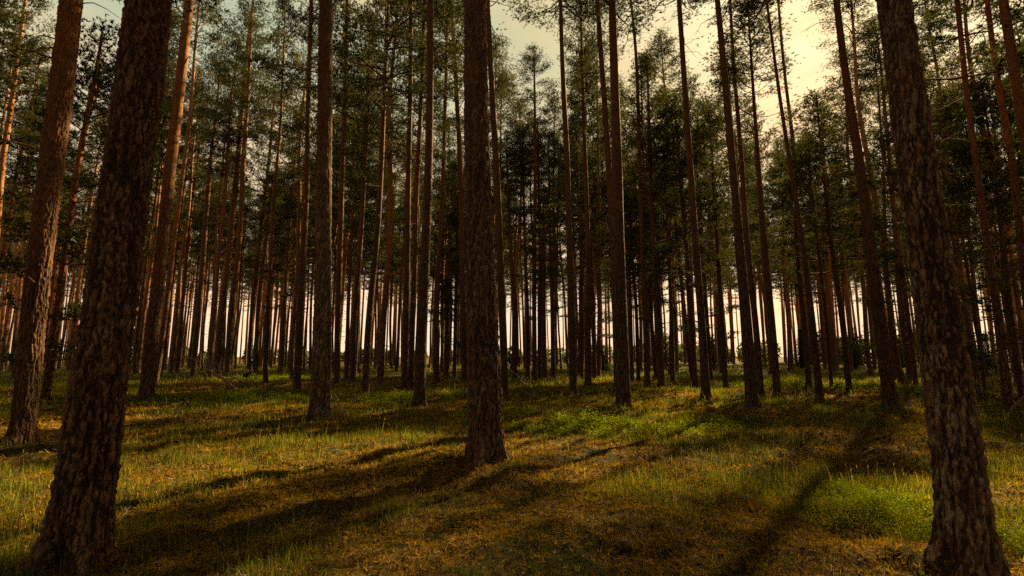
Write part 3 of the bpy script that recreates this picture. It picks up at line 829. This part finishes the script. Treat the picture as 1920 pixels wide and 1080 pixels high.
# low bushy belt at the far side of the wood
belt = Geo(); rsb = np.random.RandomState(5)
cen, tn = [], []
for k in range(130):
    a = rsb.uniform(-54, 54); r = rsb.uniform(88, 122); x = r * math.sin(R(a)); y = r * math.cos(R(a))
    hh = rsb.uniform(1.2, 3.6) * (.9 + .8 * float(smooth(-5, 25, a)) * rsb.uniform(.3, 1.2))
    n = int(150 * hh / 3)
    u = rsb.normal(0, 1, (n, 3)); u /= np.linalg.norm(u, axis=1)[:, None]
    rr = rsb.uniform(.5, 1, (n, 1)) ** .5
    c = np.array([x, y, hh * .5]) + u * rr * np.array([hh * .55, hh * .55, hh * .52])
    cen.append(c); tn.append(np.full(n, rsb.uniform(.2, .9)))
cen = np.concatenate(cen); tn = np.concatenate(tn)
belt.needles(cen, rsb.normal(0, 1, cen.shape) * .5 + (0, 0, .4), .55, .24, 5, rsb, 1.0, tn)
bo = link("undergrowth", belt.mesh("undergrowth", [M_THICKET])); tag(bo, "low green thicket along the far edge of the forest", "undergrowth", kind="stuff")

# ------------------------------------------------------------------ young spruces in the right background
def spruce_mesh(seed, H=4.2):
    rs = np.random.RandomState(seed); lf, wd = Geo(), Geo(); z = .15; ph = 0; cen, dr, tn = [], [], []
    while z < H:
        t = z / H
        for k in range(6):
            ph += 2.4; L = (1 - t) ** .85 * 1.35 * rs.uniform(.65, 1.1) + .08
            n = max(3, int(L / .085)); s = np.linspace(.08, 1, n)
            P = np.stack([np.cos(ph) * s * L, np.sin(ph) * s * L, z + .12 * s * L - .28 * L * s ** 2], 1)
            wd.tube(P, np.linspace(.012, .003, n), 3, .5, cap=False)
            for q in (-1, 0, 1):
                off = q * (.10 + .25 * s[:, None] * L * .5) * np.array([[-math.sin(ph), math.cos(ph), 0]])
                cen.append(P + off + rs.normal(0, .03, P.shape)); dr.append(np.tile([math.cos(ph) * .6, math.sin(ph) * .6, -.15], (n, 1))); tn.append(np.full(n, np.clip(rs.normal(.5, .2), 0, 1)))
        z += .17
    lf.needles(np.concatenate(cen), np.concatenate(dr), .13, .03, 5, rs, .8, np.concatenate(tn))
    st = Geo(); st.tube([(0, 0, -.2), (0, 0, H * .5), (0, 0, H)], [.055, .035, .006], 6)
    return two_part("crown", lf, wd, [M_SPRUCE, M_LIMB]), st.mesh("trunk", [M_LIMB])
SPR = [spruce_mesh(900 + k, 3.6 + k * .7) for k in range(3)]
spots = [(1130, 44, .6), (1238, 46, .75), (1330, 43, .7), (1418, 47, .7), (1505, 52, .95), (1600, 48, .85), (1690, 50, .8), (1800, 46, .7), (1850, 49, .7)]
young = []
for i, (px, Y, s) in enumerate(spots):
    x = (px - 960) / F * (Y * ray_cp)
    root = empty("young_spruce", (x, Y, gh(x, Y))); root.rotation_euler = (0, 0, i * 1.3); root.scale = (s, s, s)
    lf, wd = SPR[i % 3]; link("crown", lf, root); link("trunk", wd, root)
    a, b = between(px)
    where = (f"between {SHORT[a]} and {SHORT[b]}" if a and b else f"right of {SHORT[a]}")
    young.append((px, root))
for k, (px, o) in enumerate(sorted(young, key=lambda q: q[0])):
    a, b = between(px); tag(o, f"{ordinal(k)} shadowed young spruce from left, low behind trunks right of {SHORT[a]}", "spruce", "young spruces in the dark right background")

# ------------------------------------------------------------------ bilberry patches
def bilberry(name, cx, cy, rx, ry, hgt, n_stem, leaf, label, seed):
    rs = np.random.RandomState(seed); lf, st = Geo(), Geo()
    root = empty(name, (cx, cy, gh(cx, cy)))
    ang = rs.uniform(0, 6.28, n_stem); rr = rs.uniform(0, 1, n_stem) ** .62 * 1.15 * (.72 + .5 * vnoise(ang * 1.2, ang * 0 + seed, seed))
    X = rr * np.cos(ang) * rx; Y = rr * np.sin(ang) * ry
    keep = fbm((X + cx) * 2.2, (Y + cy) * 2.2, 5, 2) > .18 + .42 * rr ** 1.3 + rs.normal(0, .03, len(X))
    X, Y, rr = X[keep], Y[keep], rr[keep]
    G = ground_h(X + cx, Y + cy) - gh(cx, cy)
    hh = hgt * (1.08 - .80 * np.clip(rr, 0, 1.15) ** 1.5) * rs.uniform(.45, 1.1, len(X)) * (.5 + .95 * fbm((X + cx) * 3, (Y + cy) * 3, 2, 2))
    C_, D_, T_ = [], [], []
    for k in range(len(X)):
        lean = rs.normal(0, .28, 2)
        b0 = np.array([X[k], Y[k], G[k] - .01]); top = b0 + np.array([lean[0] * hh[k], lean[1] * hh[k], hh[k]])
        st.add([b0 + (-.0015, 0, 0), b0 + (.0015, 0, 0), top], [0, 1, 2], 3, .3)
        m = rs.randint(8, 14); f = rs.uniform(.30, 1.05, m)[:, None]
        C_.append(b0 + (top - b0) * f + rs.normal(0, .022, (m, 3)) * (1, 1, .6)); T_.append(np.clip(.35 + .5 * f[:, 0] + rs.normal(0, .15, m), 0, 1))
    C_ = np.concatenate(C_); T_ = np.concatenate(T_); N = len(C_)
    d = rs.normal(0, 1, (N, 3)); d[:, 2] = np.abs(d[:, 2]) * .45; d /= np.linalg.norm(d, axis=1)[:, None]
    sd = np.cross(d, (0, 0, 1)) + rs.normal(0, .25, (N, 3)); sd /= np.linalg.norm(sd, axis=1)[:, None]
    up = np.cross(sd, d); L = (leaf * rs.uniform(.35, 1.25, N))[:, None]
    v = np.stack([C_, C_ + d * L * .35 + sd * L * .3 + up * L * .08, C_ + d * L, C_ + d * L * .35 - sd * L * .3 + up * L * .08], 1)
    lf.add(v.reshape(-1, 3), np.arange(N * 4), 4, np.repeat(T_, 4))
    link("foliage", two_part("foliage", lf, st, [M_BILB, M_BILB]), root)
    tag(root, label, "bilberry", "bilberry patches on the forest floor")
def bp(px, py): 
    p = ground_at(px, py); return p.x, p.y
B = [((1640, 975), .62, .62, .17, 2100, .017, "bright sunlit bilberry bush left of the huge lichen-flecked pine's foot"),
     ((1575, 935), .35, .25, .14, 350, .02, "small low bilberry tuft on the left edge of the bright bush"),
     ((1945, 1020), .36, .4, .2, 700, .018, "dark shaded bilberry bush at the right edge behind the huge pine"),
     ((1135, 808), 1.75, .85, .26, 2600, .034, "wide bright bilberry carpet in front of the dark medium pine"),
     ((1330, 800), .8, .5, .18, 700, .034, "low bilberry clump right of the wide bright carpet"),
     ((735, 752), 2.4, 1.3, .24, 1900, .05, "green bilberry drift behind the stick beside the pale thick pine"),
     ((430, 752), 3.2, 1.5, .26, 2400, .055, "long shaded bilberry drift right of the golden litter mound"),
     ((190, 725), 2.6, 1.6, .22, 1300, .06, "sunlit bilberry strip glimpsed left behind the massive leaning trunk"),
     ((1470, 726), 3.0, 1.6, .30, 1500, .07, "light green bilberry patch around the trunks right of the dark twin pine"),
     ((1625, 728), 2.6, 1.5, .30, 1300, .07, "bright bilberry patch just left of the leaning pine with forked sticks"),
     ((1745, 742), 1.4, 1.0, .34, 900, .06, "leafy bilberry clump between the forked sticks and the huge pine"),
     ((520, 712), 4.0, 2.2, .26, 1500, .08, "far green bilberry strip left of the slim orange pine")]
for i, (pp, rx, ry, h_, n_, lf_, lab) in enumerate(B):
    x, y = bp(*pp); bilberry("bilberry_patch", x, y, rx, ry, h_, n_, lf_, lab, 40 + i)

# ------------------------------------------------------------------ grass, moss, litter
def grass_cover():
    g = Geo(); rs = np.random.RandomState(3)
    seeds_done = 0
    for (r0, r1, dens, hgt, wd, seg) in ((1.6, 5, 2900, .105, .0032, 1), (5, 10, 2000, .12, .0050, 1), (10, 20, 680, .145, .010, 1), (-1, 9, 0, .15, .0045, 1), (20, 38, 130, .20, .022, 1), (38, 75, 24, .24, .045, 1)):
        area = R(108) / 2 * (r1 ** 2 - r0 ** 2); n = int(area * dens)
        if r0 < 0:      # grass growing up against the feet of the nearer trees
            n = 260 * len(BASES); bb = np.repeat(np.array(BASES), 260, 0); a = rs.uniform(0, 6.28, n); r = .24 + np.abs(rs.normal(0, .22, n))
            x = bb[:, 0] + r * np.cos(a); y = bb[:, 1] + r * np.sin(a)
        else:
            a = rs.uniform(-R(54), R(54), n); r = np.sqrt(rs.uniform(r0 ** 2, r1 ** 2, n))
            x = r * np.sin(a); y = r * np.cos(a)
        # tussocks: pull blades together
        m = fbm(x / 1.6 + 3, y / 1.6, 91, 3); tus = fbm(x * 2.3, y * 2.3, 13, 2)
        keep = rs.rand(n) < smooth(.34, .60, m) * (smooth(.32, .60, tus) * 1.1 + .14) + (.06 if r0 > 0 else .5)
        x, y, m, tus = x[keep], y[keep], m[keep], tus[keep]; n = len(x)
        h = hgt * (.30 + .9 * rs.rand(n) ** 1.6) * (.55 + .9 * m) * (.45 + 1.15 * tus); stalk = rs.rand(n) < .010; h[stalk] *= 1.9
        az_ = rs.uniform(0, 6.28, n); lean = np.abs(rs.normal(0, .60, n)); lean[stalk] *= .35
        dx = np.cos(az_) * lean * h; dy = np.sin(az_) * lean * h
        wa = rs.uniform(0, 6.28, n); w = wd * rs.uniform(.6, 1.3, n); sx = np.cos(wa) * w / 2; sy = np.sin(wa) * w / 2
        z = ground_h(x, y) - .01
        b1 = np.stack([x - sx, y - sy, z], 1); b2 = np.stack([x + sx, y + sy, z], 1)
        mx = np.stack([x + dx * .3, y + dy * .3, z + h * .58], 1); o = np.stack([sx, sy, 0 * sx], 1) * .7
        tip = np.stack([x + dx, y + dy, z + h * (1 - lean * .35)], 1)
        V = np.stack([b1, b2, mx + o, mx - o, tip], 1).reshape(-1, 3)
        base = np.arange(n)[:, None] * 5
        tone = np.clip(.05 + .75 * rs.rand(n) ** 1.3 + .5 * (m - .5), 0, .78); dry = rs.rand(n) < .08; tone[dry] = rs.uniform(.8, 1, dry.sum()); tone[stalk] = 1
        k0 = g.k
        g.add(V, (base + np.array([0, 1, 2, 3])).ravel(), 4, np.repeat(tone, 5))
        tri = (base + np.array([3, 2, 4])).ravel()
        g.f.append(tri + k0); g.n.append(np.full(n, 3))
        # seed heads on the stalks
        if stalk.any() and r1 <= 20:
            c = tip[stalk]; g.needles(c, np.stack([dx[stalk], dy[stalk], h[stalk]], 1) / h[stalk][:, None], .03 + wd * 1.5, wd * .8, 4, rs, .12, np.full(len(c), 1.0))
    o = link("grass", g.mesh("grass", [M_GRASS])); tag(o, "thin wavy forest grass with pale dry stalks", "grass", kind="stuff")
    return g.k
grass_cover()

def moss_cover():
    g = Geo(); rs = np.random.RandomState(8)
    for (r0, r1, dens, L, w) in ((1.6, 4.5, 2900, .040, .0065), (4.5, 8, 1500, .052, .010), (8, 15, 420, .08, .018), (15, 32, 70, .12, .04)):
        area = R(108) / 2 * (r1 ** 2 - r0 ** 2); n = int(area * dens)
        a = rs.uniform(-R(54), R(54), n); r = np.sqrt(rs.uniform(r0 ** 2, r1 ** 2, n))
        x = r * np.sin(a); y = r * np.cos(a); m = fbm(x * 1.3 + 40, y * 1.3, 55, 3)
        keep = rs.rand(n) < smooth(.34, .62, m) * .7 + .38
        x, y, m = x[keep], y[keep], m[keep]; n = len(x)
        c = np.stack([x, y, ground_h(x, y) - .004], 1)
        fl = rs.rand(n) < .35      # fallen needles lie flat
        d = rs.normal(0, 1, (n, 3)); d[:, 2] = np.abs(d[:, 2]) * np.where(fl, .12, 1.1) + .05
        tone = np.clip(rs.normal(.35, .30, n) + (m - .5) * .6, 0, 1)
        i1 = ~fl
        g.needles(c[i1], d[i1], L, w, 3, rs, .55, tone[i1])
        g.needles(c[fl] + (0, 0, .012), d[fl], L * 1.7, w * .5, 1, rs, .02, np.clip(tone[fl] + .15, 0, .8))
    o = link("moss", g.mesh("moss", [M_MOSS])); tag(o, "golden moss tufts mixed with fallen pine needles", "moss", kind="stuff")
moss_cover()

# ------------------------------------------------------------------ fallen branches, stumps
def stick(name, pts, r0, label, mat=M_TWIG, twigs=3, seed=0, Y=None, cat="branch", group="dead branches on the forest floor"):
    """pts: world points"""
    rs = np.random.RandomState(seed); g = Geo(); P = [np.array(p, float) for p in pts]; o0 = P[0].copy()
    P = np.array(P) - o0
    s = np.linspace(0, len(P) - 1, 4 * len(P)); Q = np.stack([np.interp(s, np.arange(len(P)), P[:, k]) for k in range(3)], 1)
    Q[1:-1] += rs.normal(0, r0 * .45, Q[1:-1].shape)
    g.tube(Q, np.linspace(r0, r0 * .35, len(Q)) * rs.uniform(.88, 1.12, len(Q)), 8)
    for k in range(twigs):
        b0 = Q[rs.randint(3, len(Q) - 1)]; L = np.linalg.norm(P[-1] - P[0]); d = (P[-1] - P[0]) / L + rs.normal(0, .55, 3); d[2] = abs(d[2]) * .8; d /= np.linalg.norm(d)
        e = b0 + d * L * rs.uniform(.15, .4); mid = (b0 + e) / 2 + rs.normal(0, .02, 3)
        g.tube([b0, mid, e], [r0 * .4, r0 * .28, r0 * .12], 5)
    o = link(name, g.mesh(name, [mat], True)); o.location = o0; tag(o, label, cat, group)
def gp(px, py, dz=0.0):
    p = ground_at(px, py); return (p.x, p.y, gh(p.x, p.y) + dz)
def ap(px, py, Y): 
    p = on_plane(px, py, Y); return (p.x, p.y, p.z)
Yk = ground_at(649, 786).y
stick("fallen_branch", [gp(649, 788, .0), ap(638, 762, Yk + .3), ap(626, 735, Yk + .9)], .024, "bare brown stick propped against the foot of the pale thick pine", twigs=0, seed=1)
Yk = ground_at(447, 727).y
stick("fallen_branch", [gp(450, 731), ap(420, 712, Yk), ap(384, 688, Yk + 1)], .07, "dark fallen branch slanting down behind the shaded bilberry drift", twigs=5, seed=2)
stick("fallen_branch", [ap(470, 722, Yk), ap(420, 700, Yk + .5), ap(350, 668, Yk + 1.5)], .042, "long thin dead branch with twigs arching above the bilberry drift", twigs=7, seed=3)
stick("fallen_branch", [gp(480, 716), ap(476, 700, 25), ap(457, 691, 25)], .03, "small hooked dead twig beside the far bilberry strip", twigs=2, seed=4)
stick("fallen_branch", [gp(992, 728), ap(970, 704, 24), ap(951, 689, 24)], .03, "thin bent dead stick right of the large central pine", twigs=2, seed=5)
Yk = ground_at(1689, 757).y
stick("fallen_branch", [gp(1688, 758), ap(1694, 738, Yk), ap(1701, 720, Yk), ap(1702, 708, Yk)], .022, "upright forked dead stick nearest the left-leaning pine", twigs=2, seed=6)
stick("fallen_branch", [gp(1697, 762), ap(1707, 742, Yk), ap(1713, 720, Yk)], .022, "upright forked dead stick farther from the left-leaning pine", twigs=2, seed=7)
stick("fallen_branch", [gp(1657, 750), ap(1651, 735, Yk), ap(1648, 728, Yk)], .016, "short dead sprig left of the left-leaning pine", twigs=1, seed=8)
Yk = ground_at(1889, 781).y
stick("fallen_branch", [gp(1886, 783), ap(1905, 760, Yk), ap(1935, 730, Yk)], .028, "dark stick slanting up to the right in front of the reddish forked pine", twigs=1, seed=9)
Yk = ground_at(1840, 745).y
stick("fallen_branch", [gp(1850, 750), ap(1832, 728, Yk), ap(1815, 708, Yk)], .022, "thin dead branch just behind the huge lichen-flecked pine", twigs=4, seed=10)
stick("fallen_branch", [gp(505, 752, .02), gp(560, 748, .03), gp(592, 744, .03)], .03, "low pale branch lying by the slim orange pine", twigs=3, seed=11)
stick("fallen_branch", [gp(210, 985, .012), gp(232, 968, .03), gp(244, 958, .03)], .004, "short pale twig lying right of the massive leaning trunk", twigs=1, seed=12)
stick("fallen_branch", [gp(300, 758, .03), gp(360, 768, .05), gp(412, 786, .02)], .03, "orange-lit branch lying along the golden litter mound", twigs=4, seed=13, mat=M_LIMB)
stick("fallen_branch", [gp(90, 700, .03), gp(105, 690, .35), gp(120, 694, .2)], .05, "dead branch end between the orange-edged pine and the massive trunk", twigs=4, seed=14)
stick("fallen_branch", [gp(1090, 785, .02), gp(1130, 770, .03), gp(1160, 768, .03)], .014, "thin pale twig lying at the foot of the bilberry carpet pine", twigs=1, seed=15)
stick("fallen_branch", [gp(800, 806, .02), gp(812, 826, .04), gp(806, 842, .02)], .008, "thin dead twig on the golden moss left of the central pine", twigs=2, seed=16)

def litter_cover():
    g = Geo(); rs = np.random.RandomState(17)
    for k in range(900):
        a = rs.uniform(-R(52), R(52)); r = math.sqrt(rs.uniform(2.2 ** 2, 15 ** 2)); x = r * math.sin(a); y = r * math.cos(a)
        L = rs.uniform(.04, .16) * (1 + 1.2 * (rs.rand() < .12)); t = rs.uniform(0, 6.28); n = 4; s_ = np.linspace(0, L, n); tt = t + np.cumsum(rs.normal(0, .25, n))
        X = x + np.cumsum(np.cos(tt)) * L / n; Y = y + np.cumsum(np.sin(tt)) * L / n
        Z = ground_h(X, Y) + .012 + np.cumsum(np.abs(rs.normal(0, .006, n)))
        g.tube(np.stack([X, Y, Z], 1), np.linspace(.0035, .0015, n) * rs.uniform(.7, 1.5) * (1 + r / 12), 4, .5)
    o = link("twig_litter", g.mesh("twig_litter", [M_TWIG])); tag(o, "small dry twigs strewn over the mossy forest floor", "twigs", kind="stuff")
litter_cover()
def stump(px, py, w, h, label, seed, rot):
    rs = np.random.RandomState(seed); p = gp(px, py); n = 40; g = Geo()
    th = np.arange(n) * 2 * math.pi / n
    prof = 1 + .18 * np.cos(3 * th + rot) + .1 * np.cos(7 * th) + rs.normal(0, .035, n)
    rim = h * (1 + .18 * np.cos(2 * th + 1) + rs.normal(0, .10, n))
    zs = [-.15, 0, .35, .7, .93, 1.0]
    sc = [1.35, 1.22, 1.05, 1.0, .98, .93]
    V = []
    for z, s in zip(zs, sc):
        V.append(np.stack([np.cos(th) * prof * s * w, np.sin(th) * prof * s * w * .75, rim * z if z >= 0 else np.full(n, z)], 1))
    V.append(np.stack([np.cos(th) * prof * .62 * w, np.sin(th) * prof * .62 * w * .75, rim * .80 + rs.normal(0, .008, n)], 1))
    V.append(np.stack([np.cos(th) * prof * .25 * w, np.sin(th) * prof * .25 * w * .75, np.full(n, h * .62)], 1))
    m = len(V); i = np.arange(m - 1)[:, None] * n; j = np.arange(n)[None, :]; j2 = (j + 1) % n
    Q = np.stack([i + j, i + j2, i + n + j2, i + n + j], -1).reshape(-1)
    VV = np.concatenate(V); g.add(VV, Q, 4); g.add(V[-1], np.arange(n), n)
    o = link("tree_stump", g.mesh("tree_stump", [M_STUMP])); o.location = p; tag(o, label, "stump")
stick("fallen_branch", [gp(1606, 850, .03), gp(1645, 853, .05), gp(1692, 858, .03)], .030, "dark rotten branch lying in grass above the bright bilberry bush", twigs=4, seed=21)
stick("fallen_branch", [gp(1612, 866, .02), gp(1650, 864, .06), gp(1676, 872, .02)], .020, "second thinner dark branch lying just in front of the rotten one", twigs=3, seed=22)
stump(465, 712, .22, .42, "short grey stump by the hooked twig near the far bilberry strip", 3, 1)
